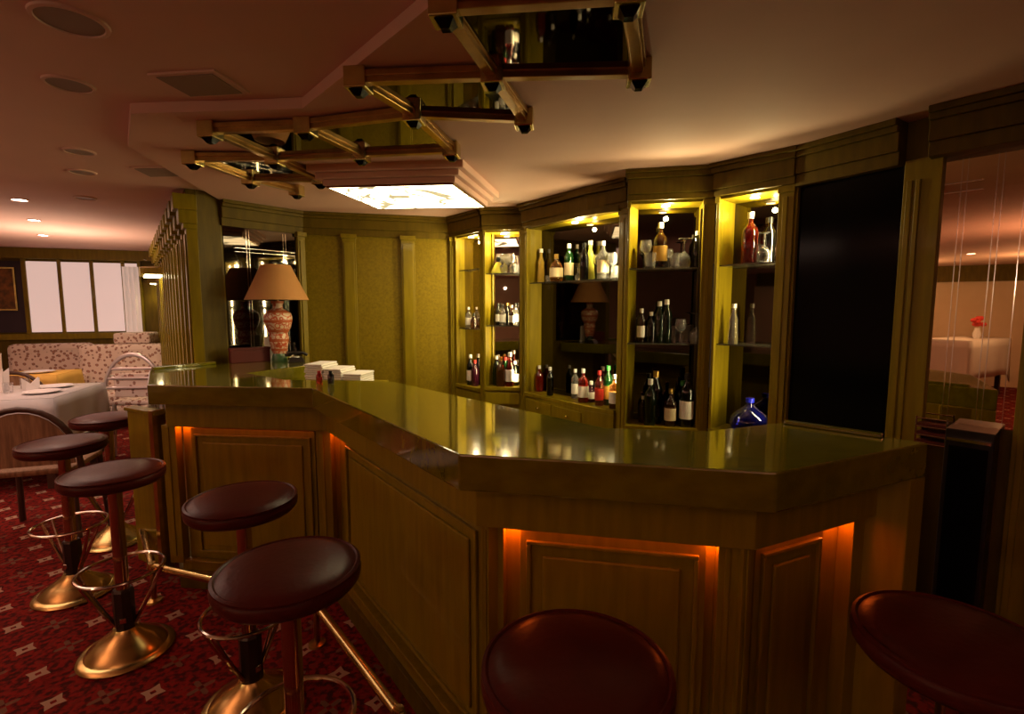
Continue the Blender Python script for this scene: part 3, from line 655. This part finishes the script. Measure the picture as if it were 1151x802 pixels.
def tumbler(loc, kind, sc, label, group):
    if kind in gcache: o = copy_tree(gcache[kind])
    else:
        o = thing('drinking_glass', '', 'glass')
        if kind == 'tumbler': MB().lathe([(0, 0), (.030, 0), (.036, .09), (.034, .09), (.028, .010), (0, .010)], seg=20).build('bowl', 'glass', o, True)
        elif kind == 'stem':   # upright wine glass
            MB().lathe([(0, .075), (.012, .078), (.034, .105), (.038, .135), (.031, .17), (.029, .17), (.035, .135), (.031, .108), (0, .082)], seg=20).build('bowl', 'glass', o, True)
            MB().lathe([(0, 0), (.034, 0), (.034, .003), (.006, .008), (.0045, .02), (.0045, .07), (.009, .079), (0, .079)], seg=20).build('stem', 'glass', o, True)
        else:                   # upside-down stem glass
            MB().lathe([(.031, 0), (.038, .035), (.034, .065), (.012, .092), (0, .095), (0, .090), (.031, .063), (.035, .035), (.029, 0)], seg=20).build('bowl', 'glass', o, True)
            MB().lathe([(0, .092), (.009, .092), (.0045, .10), (.0045, .15), (.006, .162), (.034, .167), (.034, .17), (0, .17)], seg=20).build('stem', 'glass', o, True)
        gcache[kind] = o
    o.location = loc; o.scale = (sc, sc, sc); o['label'] = label; o['category'] = 'glass'; o['group'] = group; return o
def onshelf(A, B, px, z, t, py=400):
    T, L = frame(A, B); s = at_px(px, A, B, t, py); return P3(T, s, t, z+.001)
K1, K2, K3, K4, K5 = (K1A, K1B), (K2A, K2B), (K3A, K3B), (K4A, K4B), (K5A, K5B)
ORD = ['leftmost', 'second from left', 'third from left', 'fourth from left', 'fifth from left', 'sixth from left', 'seventh from left', 'eighth from left', 'ninth from left']
def shelf_bottles(K, z, py, where, group, items, t=-.11):
    if K is K1: t = -.07
    items = sorted(items, key=lambda i: i[0])
    for n, (px, kind, col, lab, cap, sc) in enumerate(items):
        dt = t+(.045 if n % 2 else -.045) if len(items) > 4 else t
        lt = '' if lab == 'none' else ', %s label' % lab
        form = {'wine': 'wine-shaped', 'spirit': 'broad-shouldered', 'tall': 'slender', 'squat': 'squat', 'flask': 'round-bellied', 'mini': 'miniature'}[kind]
        bottle(onshelf(*K, px, z, dt, py), kind, col, lab, cap, sc, '%s %s bottle%s, %s on %s' % (col, form, lt, ORD[n] if len(items) > 1 else 'only one', where), group)
def shelf_glasses(K, z, py, where, group, items, t=-.10):
    items = sorted(items, key=lambda i: i[0])
    for n, (px, kind, sc) in enumerate(items):
        form = {'tumbler': 'tumbler', 'stem': 'stemmed glass', 'up': 'upside-down stemmed glass'}[kind]
        tumbler(onshelf(*K, px, z, t+(.04 if n % 2 else -.04), py), kind, sc, '%s, %s of the glasses on %s' % (form, ORD[n], where), group)
# far left cabinet
shelf_bottles(K1, 1.33, 380, 'middle shelf, far left cabinet', 'bottles in the far left cabinet', [(527, 'spirit', 'clear', 'white', 'white', .9), (533, 'squat', 'brown', 'none', 'black', .9)])
shelf_bottles(K1, .62, 430, 'bottom, far left cabinet', 'bottles in the far left cabinet', [(529, 'wine', 'black', 'white', 'white', 1.25), (534, 'spirit', 'purple', 'none', 'red', 1.1)])
# second cabinet
shelf_glasses(K2, 1.98, 322, 'top shelf, small front-facing cabinet', 'glasses in the brown-mirrored cabinet', [(562, 'stem', 1.35), (566, 'up', 1.25), (570, 'stem', 1.2), (574, 'stem', 1.3), (578, 'up', 1.2), (581, 'tumbler', 1.2)])
ld = thing('conical_decanter', 'yellow cone-shaped decanter with dark stopper on top shelf beside the lit post', 'decanter', onshelf(*K2, 560, 1.98, -.10, 320))
MB().lathe([(0, 0), (.08, 0), (.085, .012), (.035, .12), (.02, .13), (0, .13)], seg=24).build('glass_body', glassmat('bottle_glass_lime', GLASSC['lime'], .15), ld, True)
MB().lathe([(0, .13), (.018, .13), (.030, .155), (.026, .18), (.010, .195), (0, .195)], seg=20).build('stopper', 'cap_black', ld, True)
shelf_bottles(K2, 1.38, 378, 'middle shelf, small front-facing cabinet', 'bottles on the middle shelf of the brown-mirrored cabinet', [(560, 'wine', 'black', 'white', 'black', .85), (565, 'spirit', 'clear', 'white', 'black', .85), (570, 'wine', 'black', 'none', 'gold', .85), (575, 'spirit', 'brown', 'white', 'white', .8), (580, 'wine', 'clear', 'white', 'black', .85)])
shelf_bottles(K2, .66, 437, 'bottom shelf, small front-facing cabinet', 'bottles on the bottom shelf of the brown-mirrored cabinet', [(558, 'wine', 'dark green', 'none', 'white', 1.15), (563, 'spirit', 'amber', 'none', 'gold', 1.2), (568, 'wine', 'green', 'none', 'red', 1.1), (573, 'tall', 'red', 'white', 'white', 1.25), (579, 'spirit', 'black', 'white', 'white', 1.0)])
# drawer cabinet
shelf_bottles(K3, 1.86, 336, 'high shelf, drawer cabinet', 'bottles on the high shelf of the drawer cabinet', [(608, 'tall', 'yellow', 'none', 'white', 1.15), (625, 'squat', 'amber', 'cream', 'gold', 1.35), (639, 'wine', 'green', 'cream', 'white', 1.25), (656, 'wine', 'black', 'none', 'black', 1.15), (663, 'tall', 'lime', 'none', 'white', 1.2), (677, 'spirit', 'clear', 'cream', 'white', 1.2)], t=-.10)
shelf_glasses(K3, 1.86, 336, 'high shelf, drawer cabinet', 'glasses on the high shelf of the drawer cabinet', [(616, 'tumbler', .8), (649, 'up', .75), (653, 'tumbler', .9), (672, 'stem', 1.35), (682, 'up', 1.25), (687, 'stem', 1.35), (691, 'tumbler', 1.3)], t=-.10)
shelf_bottles(K3, .645, 470, 'lower ledge, drawer cabinet', 'bottles at the bottom of the drawer cabinet', [(606, 'spirit', 'red', 'none', 'white', 1.0), (618, 'wine', 'black', 'none', 'white', 1.0), (646, 'wine', 'clear', 'white', 'white', 1.0), (655, 'spirit', 'red', 'white', 'white', 1.15), (664, 'squat', 'purple', 'white', 'white', 1.0), (673, 'wine', 'pink', 'red', 'red', 1.1), (683, 'wine', 'green', 'gold', 'green', 1.25), (690, 'spirit', 'amber', 'white', 'white', 1.1)], t=-.10)
# three-shelf cabinet
shelf_bottles(K4, 1.92, 316, 'top shelf, three-shelf cabinet', 'bottles on the top shelf of the three-shelf cabinet', [(741, 'spirit', 'brown', 'gold', 'white', 1.32), (782, 'wine', 'black', 'none', 'white', 1.0)], t=-.15)
shelf_glasses(K4, 1.92, 316, 'top shelf, three-shelf cabinet', 'glasses on the top shelf of the three-shelf cabinet', [(725, 'stem', 1.4), (730, 'tumbler', 1.4), (751, 'stem', .95), (758, 'tumbler', 1.3), (768, 'up', 1.45)])
shelf_bottles(K4, 1.29, 395, 'middle shelf, three-shelf cabinet', 'bottles on the middle shelf of the three-shelf cabinet', [(720, 'wine', 'brown', 'white', 'white', .95), (731, 'spirit', 'black', 'none', 'white', .9), (740, 'wine', 'dark green', 'none', 'white', 1.15), (748, 'wine', 'dark green', 'none', 'white', 1.2)])
shelf_glasses(K4, 1.29, 395, 'middle shelf, three-shelf cabinet', 'glasses on the middle shelf of the three-shelf cabinet', [(757, 'tumbler', 1.6), (764, 'stem', 1.2), (770, 'tumbler', 1.7), (782, 'up', 1.5)])
shelf_bottles(K4, .58, 474, 'bottom shelf, three-shelf cabinet', 'bottles on the bottom shelf of the three-shelf cabinet', [(722, 'spirit', 'brown', 'none', 'white', .8), (730, 'wine', 'dark green', 'none', 'white', 1.3), (736, 'wine', 'black', 'none', 'gold', 1.5), (753, 'spirit', 'brown', 'cream', 'gold', 1.1), (766, 'wine', 'dark green', 'none', 'green', 1.25), (771, 'wine', 'black', 'white', 'black', 1.5)])
# blue flask cabinet
shelf_bottles(K5, 1.93, 313, 'top shelf, blue flask cabinet', 'bottles on the top shelf of the blue flask cabinet', [(841, 'spirit', 'red', 'none', 'white', 1.35), (863, 'wine', 'black', 'none', 'black', 1.1)])
shelf_glasses(K5, 1.93, 313, 'top shelf, blue flask cabinet', 'glasses on the top shelf of the blue flask cabinet', [(851, 'tumbler', 1.6), (857, 'up', 1.3)])
shelf_bottles(K5, 1.30, 400, 'middle shelf, blue flask cabinet', 'bottles on the middle shelf of the blue flask cabinet', [(823, 'tall', 'clear', 'none', 'white', 1.0)])
bottle(onshelf(*K5, 842, .60, -.12, 470), 'flask', 'blue', 'none', 'blue', .98, 'big round-bellied cobalt blue flask at the bottom of the cabinet beside the black door', 'flask')

# ================================================================== THINGS ON AND BEHIND THE COUNTER
L0 = (-2.50, 5.40, HT)
lp = thing('table_lamp', 'large table lamp with orange and white patterned porcelain vase base on the counter end', 'lamp', L0)
MB().lathe([(0, 0), (.075, 0), (.080, .02), (.070, .07), (.062, .085), (0, .085)], seg=32).build('foot', glassmat('jade_foot', (.05, .12, .05), 0, .3), lp, True)
MB().lathe([(0, .085), (.066, .085), (.078, .12), (.094, .20), (.100, .255), (.090, .30), (.096, .31), (.122, .36), (.140, .43), (.142, .475), (.128, .515), (.085, .545), (.055, .565), (.050, .60), (.064, .625), (.064, .645), (0, .645)], seg=40).build('vase_body', 'vase', lp, True)
MB().lathe([(0, .645), (.010, .645), (.010, .74), (0, .74)], seg=12).build('stem', 'brassd', lp, True)
MB().lathe([(.315, .655), (.145, 1.02), (.142, 1.02), (.311, .655)], seg=48).build('lamp_shade', 'shade', lp, True)
sh = lp.children[-1]
bx_ = thing('menu_box', 'low dark red box standing on the counter against the smoked mirror', 'box', (-2.78, 5.32, HT), math.radians(40))
MB().box(-.19, .19, -.05, .05, 0, .13).build('box_body', 'redbox', bx_, bevel=.005); MB().box(-.195, .195, -.055, .055, .13, .155).build('lid', 'redbox', bx_, bevel=.004)
cdn = thing('card_stand', 'white upright card behind the patterned lamp base', 'card', (-2.63, 5.52, HT), math.radians(20)); MB().box(-.08, .08, -.004, .004, 0, .26).build('card', 'white', cdn); MB().box(-.085, .085, -.02, .02, 0, .01).build('foot', 'white', cdn)
ph = thing('telephone', 'small black telephone with pale dial beside the lamp base', 'telephone', (-2.30, 5.35, HT), .4)
MB().prism([(-.08, -.09), (.08, -.09), (.08, .09), (-.08, .09)], 0, .05, [(-.06, -.05), (.06, -.05), (.06, .07), (-.06, .07)]).build('base', 'plastic', ph, bevel=.006)
MB().tube([(-.11, .03, .065), (-.07, .03, .09), (0, .03, .095), (.07, .03, .09), (.11, .03, .065)], .016, 10).build('handset', 'plastic', ph, True)
MB().lathe([(0, .05), (.032, .05), (.032, .056), (0, .056)], (0, -.03, 0), 20).build('dial', 'porc', ph)
for px, cl, cp, lb in ((359, 'red', 'red', 'tiny red bottle standing on the counter edge left of the black one'), (372, 'black', 'black', 'tiny black bottle standing on the counter edge right of the red one')):
    x, y = RZ(px, 430.5, HT); bottle((x, y, HT+.001), 'mini', cl, 'none', cp, 1.25, lb, 'tiny bottles on the counter')
wt = thing('service_table', 'low olive service table behind the bar, under the stacked white napkins', 'table', (-1.62, 4.75, FL), math.radians(-8))
MB().box(-.34, .38, -.22, .22, .84-FL, .88-FL).build('tabletop', 'green', wt, bevel=.004)
for a in (-.31, .33):
    for b in (-.19, .17): MB().box(a, a+.04, b, b+.04, 0, .84-FL).build('leg', 'green', wt)
for k, (dx, n_) in enumerate(((-.20, 9), (-.02, 7), (.17, 5))):
    R = Matrix.Rotation(math.radians(-8), 3, 'Z'); p = R @ Vector((dx, 0, 0))
    t = thing('napkin_stack', ('tallest stack of folded white napkins behind the bar, beside the lamp counter', 'middle stack of folded white napkins behind the bar', 'lowest stack of folded white napkins behind the bar, right of the others')[k], 'napkins', (-1.62+p.x, 4.75+p.y, .881), math.radians(-8), 'folded white napkins behind the bar')
    for i in range(n_):
        j = random.uniform(-.008, .008); MB().box(-.088+j, .088+j, -.15, .15, i*.021, i*.021+.019).build('napkin', 'white', t, bevel=.006)
# low partition left of the bar
pp = thing('low_partition', 'low olive panelled partition between the dining room and the bar end', 'partition', (-3.1, 4.2, 0))
T, L = frame((-3.36, 4.33), (-2.96, 4.12))
local_build(MB().box(0, L, -.06, 0, FL, .70, T), 'panel', 'green', pp, bevel=.004); local_build(MB().box(-.01, L+.01, -.08, .02, .70, .73, T), 'cap_rail', 'green', pp, bevel=.003)
local_build(MB().box(L-.06, L+.0, -.07, .03, FL, .74, T), 'post', 'brassd', pp, bevel=.004)
# ================================================================== DINING AREA
def cloth_table(name, lab, c, rz, sx, sy, cl, lab2, drop=.32, h=.75):
    t = thing(name, lab, 'table', (*c, FL), rz); t.scale = (FS,)*3
    MB().box(-sx/2, sx/2, -sy/2, sy/2, h-.03, h).build('tabletop', 'frame', t)
    for a in (-1, 1):
        for b in (-1, 1): MB().box(a*(sx/2-.08)-.03, a*(sx/2-.08)+.03, b*(sy/2-.08)-.03, b*(sy/2-.08)+.03, 0, h-.03).build('leg', 'frame', t)
    mb = MB(); N = 48; per = []
    X, Y = sx/2+.012, sy/2+.012
    for i in range(N):
        u = i/N*4; k = int(u); f = u-k
        per.append([( -X+2*X*f, -Y), (X, -Y+2*Y*f), (X-2*X*f, Y), (-X, Y-2*Y*f)][k])
    vs = [(x, y, h+.006) for x, y in per]; R = 5
    for r in range(1, R+1):
        for i, (x, y) in enumerate(per):
            n = Vector((x/X, y/Y)); n = Vector((round(n.x) if abs(n.x) > .99 else 0, round(n.y) if abs(n.y) > .99 else 0))
            wv = .02*math.sin(i*1.35+.6)*r/R+.012*r/R; vs.append((x+n.x*wv, y+n.y*wv, h+.006-drop*r/R*(1+.25*(abs(n.x)*abs(n.y)))))
    fs = [tuple(range(N))]+[(r*N+i, r*N+(i+1) % N, (r+1)*N+(i+1) % N, (r+1)*N+i) for r in range(R) for i in range(N)]
    mb.add(vs, fs); o = mb.build('tablecloth', cl, None, smooth=True); o.location = (*c, FL); o.scale = (FS,)*3; o.rotation_euler = (0, 0, rz)
    md = o.modifiers.new('solid', 'SOLIDIFY'); md.thickness = .004; md.offset = 1
    tag(o, lab2, 'tablecloth'); return t
cloth_table('dining_table', 'square dining table under the pale grey cloth, nearest dining table to the stools', (-6.7, 6.40), .30, 1.25, .85, 'grey_cloth', 'pale grey cloth draped over the nearest dining table', .42)
cloth_table('dining_table', 'dining table under the golden yellow cloth, in front of the floral sofas', (-8.4, 8.2), .32, 1.2, .52, 'yellow_cloth', 'golden yellow cloth draped over the table before the sofas', .30)
def plate(x, y, z, r, lab):
    o = MB().lathe([(0, 0), (r*.6, 0), (r*.66, .006), (r, .018), (r, .021), (r*.64, .010), (0, .008)], seg=32).build('dinner_plate', 'porc', None, True)
    o.location = (x, y, z); o.scale = (FS,)*3; tag(o, lab, 'plate', 'plates on the grey table')
ZT = FL+.7605*FS
plate(-6.02, 6.38, ZT, .13, 'white dinner plate at the near right corner of the grey cloth table')
plate(-6.25, 6.82, ZT, .13, 'white dinner plate at the far right corner of the grey cloth table')
plate(-6.75, 5.98, ZT, .13, 'white dinner plate at the near left side of the grey cloth table')
def napkin(x, y, z, rz, lab, s=1.0):
    mb = MB()
    for sg in (-1, 1):
        T = Matrix.Rotation(sg*.35, 4, 'Z')
        vs = [(-.10, sg*.02, 0), (.10, sg*.02, 0), (.11, sg*.012, .20), (0, sg*.01, .10), (-.11, sg*.012, .20)]
        vs = [T @ (Vector(v)*s) for v in vs]; vb = [v+(T @ Vector((0, .008*sg, 0))) for v in vs]
        mb.add(vs+vb, [(0,1,3), (1,2,3), (0,3,4), (5,8,6), (6,8,7), (5,9,8), (0,5,6,1), (1,6,7,2), (2,7,8,3), (3,8,9,4), (4,9,5,0)])
    o = mb.build('folded_napkin', 'white', None); o.location = (x, y, z); o.scale = (FS,)*3; o.rotation_euler = (0, 0, rz); tag(o, lab, 'napkin', 'folded napkins on dining tables')
napkin(-6.72, 6.45, ZT, .4, 'white napkin folded into two points at the left of the grey cloth table')
napkin(-6.38, 6.62, ZT, .9, 'small white folded napkin at the middle of the grey cloth table', .55)
napkin(-8.6, 8.2, ZT, 0, 'white folded napkin on the left of the yellow cloth table', 1.1)
for i, (x, y, lb) in enumerate(((-6.45, 6.38, 'empty water glass left of the small napkin on the grey table'), (-6.62, 6.78, 'empty water glass behind the small napkin on the grey table'))): tumbler((x, y, ZT), 'tumbler', 1.5, lb, 'water glasses on the grey table')
plate(-7.9, 8.35, ZT, .14, 'white plate on the yellow cloth table')
def cane_chair(lab, loc, rz, m='frame', seatm='cane', backm='cane'):
    t = thing('dining_chair', lab, 'chair', (*loc, FL), rz); t.scale = (FS,)*3
    MB().prism([(-.24, -.22), (.24, -.22), (.25, .22), (-.25, .22)], .43, .47).build('seat', seatm, t, bevel=.015)
    arc = [(.29*math.cos(a), -.24-.0*math.sin(a), .50+.36*math.sin(a)) for a in [PI*i/16 for i in range(17)]]
    MB().tube([(.29, -.22, .40)]+arc+[(-.29, -.22, .40)], .018, 10).build('back_frame', m, t, True)
    mb = MB(); pts = [(.265*math.cos(a), .50+.335*math.sin(a)) for a in [PI*i/16 for i in range(17)]]
    vs = [(x, -.245, z) for x, z in pts]+[(x, -.235, z) for x, z in pts]; n = 17
    mb.add(vs, [tuple(range(n)), tuple(range(n, 2*n))[::-1]]+[(i, (i+1) % n, n+(i+1) % n, n+i) for i in range(n)])
    if backm: mb.build('back_panel', backm, t)
    else:
        for z_, w_ in ((.58, .27), (.66, .25), (.74, .21)): MB().tube([(-w_, -.24, z_), (w_, -.24, z_)], .013, 8).build('back_rail', m, t, True)
        MB().box(-.2, .2, -.235, -.215, .50, .70).build('back_cushion', 'floral', t, bevel=.008)
    for sx in (-1, 1):
        MB().tube([(sx*.28, -.22, .66), (sx*.31, .0, .66), (sx*.29, .20, .63), (sx*.25, .22, .45)], .015, 8).build('armrest', m, t, True)
        for y in (-.20, .20): MB().tube([(sx*.23, y, .44), (sx*.245, y*1.15, 0)], .018, 8).build('leg', m, t, True)
    return t
cane_chair('dark rattan armchair with woven cane back, cut by the left edge before the grey table', (-4.72, 4.95), .35)
cane_chair('dark rattan armchair with arched back, between the grey and yellow tables', (-7.35, 7.55), .35)
cane_chair('silver framed armchair with floral seat and back, behind the bar end', (-5.72, 7.85), .1, 'silver', 'floral', None).scale = (1.45, 1.45, 1.8)
def sofa(lab, c, rz, wd, group='floral upholstered sofas'):
    t = thing('sofa', lab, 'sofa', (*c, FL), rz, group); t.scale = (FS,)*3
    MB().box(-wd/2, wd/2, -.35, .30, .12, .30).build('base', 'floral', t, bevel=.03)
    n = 2 if wd < 1.8 else 3
    for i in range(n): MB().box(-wd/2+.12+i*(wd-.24)/n, -wd/2+.12+(i+1)*(wd-.24)/n-.01, -.36, .18, .30, .46).build('seat_cushion', 'floral', t, bevel=.04)
    MB().box(-wd/2, wd/2, .16, .36, .28, 1.0).build('backrest', 'floral', t, bevel=.06)
    for s in (-1, 1): MB().box(min(s*wd/2, s*(wd/2-.13)), max(s*wd/2, s*(wd/2-.13)), -.36, .30, .28, .66).build('armrest', 'floral', t, bevel=.05)
    for a in (-1, 1):
        for b in (-.3, .28): MB().box(a*(wd/2-.1)-.025, a*(wd/2-.1)+.025, b-.025, b+.025, 0, .12).build('leg', 'frame', t)
sofa('floral sofa standing left, under the white blinds behind the yellow table', (-9.12, 9.74), .33, .90)
sofa('floral sofa standing right, next to the column wall behind the silver armchair', (-7.58, 9.55), .25, .95)
# urn-like white planter at the end of the sofas and wall lights
pl = thing('planter_stand', 'floral patterned box stand at the foot of the column wall', 'stand', (-7.66, 10.28, FL), .3)
pl.scale = (1.2, 1.2, FS)
MB().box(-.22, .22, -.18, .18, 0, 1.0).build('stand_body', 'floral', pl, bevel=.02); MB().box(-.26, .26, -.22, .22, 1.0, 1.14).build('top_box', 'floral', pl, bevel=.03)
def hood(lab, A, B, s0, s1, z, dome):
    T, L = frame(A, B); c = P3(T, (s0+s1)/2, .2, z); t = thing('wall_light', lab, 'wall light', c)
    mb = MB(); n = 10; r = (s1-s0)/2; prof = []
    for i in range(n+1):
        a = PI*i/n; prof.append((r*math.cos(a), (.28 if dome else .16)*math.sin(a)**(1 if dome else .3)))
    vs = [P3(T, (s0+s1)/2+x, .02, z+zz) for x, zz in prof]+[P3(T, (s0+s1)/2+x*.9, .40, z+zz*.85) for x, zz in prof]; m = n+1
    mb.add(vs, [tuple(range(m)), tuple(range(m, 2*m))[::-1]]+[(i, (i+1) % m, m+(i+1) % m, m+i) for i in range(m)])
    local_build(mb, 'hood', 'green', t)
    local_build(MB().box(s0+.06, s1-.06, .05, .34, z-.02, z-.002, T), 'light_strip', 'glow', t)
    p = P3(T, (s0+s1)/2, .2, z-.06); lamp('SPOT', p, 12, YEL, .05, (p.x, p.y, 0), 2.4, .6)
T, L = frame(FA, FB)
hood('domed olive wall light on the far wall beside the curtain', FA, FB, L-.12, L+.25, 2.08, True)
Lw = 6.75
hood('square olive wall light on the column wall, beyond the near columns', LE, COLP, 2.3, 3.3, 2.12, False)
# rear dining room (seen in the grooved mirror)
cloth_table('dining_table', 'buffet table under a white cloth in the rear dining room', (-8.6, -4.3), .9, 1.5, .6, 'white', 'white cloth draped over the rear buffet table', .6, .95)
fb = thing('flower_vase', 'vase of red flowers on the rear buffet table', 'vase', (-8.6, -4.5, FL+.957*FS)); MB().lathe([(0, 0), (.06, 0), (.09, .12), (.05, .24), (.06, .27), (0, .27)], seg=20).build('vase_body', 'porc', fb, True)
mb = MB()
for i in range(9):
    a = i*.7; mb.lathe([(0, -.06), (.05, -.04), (.07, 0), (.05, .04), (0, .06)], (.11*math.cos(a)*(i % 3)/2, .11*math.sin(a)*(i % 3)/2, .36+.05*(i % 4)), 8)
mb.build('flowers', 'flower', fb, True)
pc = thing('framed_picture', 'framed picture on the cream wall of the rear dining room', 'picture', (-11.2, -4.35, 1.55), -.4); MB().box(-.02, .03, -.7, .7, -.4, .4).build('picture_frame', 'brassd', pc, bevel=.01); MB().box(.03, .035, -.62, .62, -.32, .32).build('canvas', 'paint', pc)

cl_ = MB().lathe([(.20, FL), (.20, FL+.12), (.155, FL+.16), (.15, 2.45), (.19, 2.52), (.19, HO-.001), (0, HO-.001), (0, FL)], (-3.45, -2.35, 0), 32).build('trim_16', 'orangecol', None, True); struct(cl_)
struct(MB().prism([(-9.9, -7.5), (-10.0, -7.4), (-12.6, -1.2), (-12.7, -1.3)], FL, HO).build('wall_rear.001', 'cream'))
struct(MB().prism([(-9.85, -7.4), (-9.9, -7.4), (-12.5, -1.2), (-12.4, -1.2)], 2.3, HO).build('trim_17', 'cornice'))

# ================================================================== TRUE SIZE
K = .6576       # everything above was laid out in one working unit; bring the whole place to metres
for o in list(bpy.data.objects):
    if o.parent is not None: continue
    o.location = Vector(o.location)*K
    if o.type != 'CAMERA': o.scale = Vector(o.scale)*K
    if o.type == 'LIGHT':
        o.data.energy *= K*K
        if o.data.type != 'AREA': o.data.shadow_soft_size *= K
    o.location.z -= FL*K
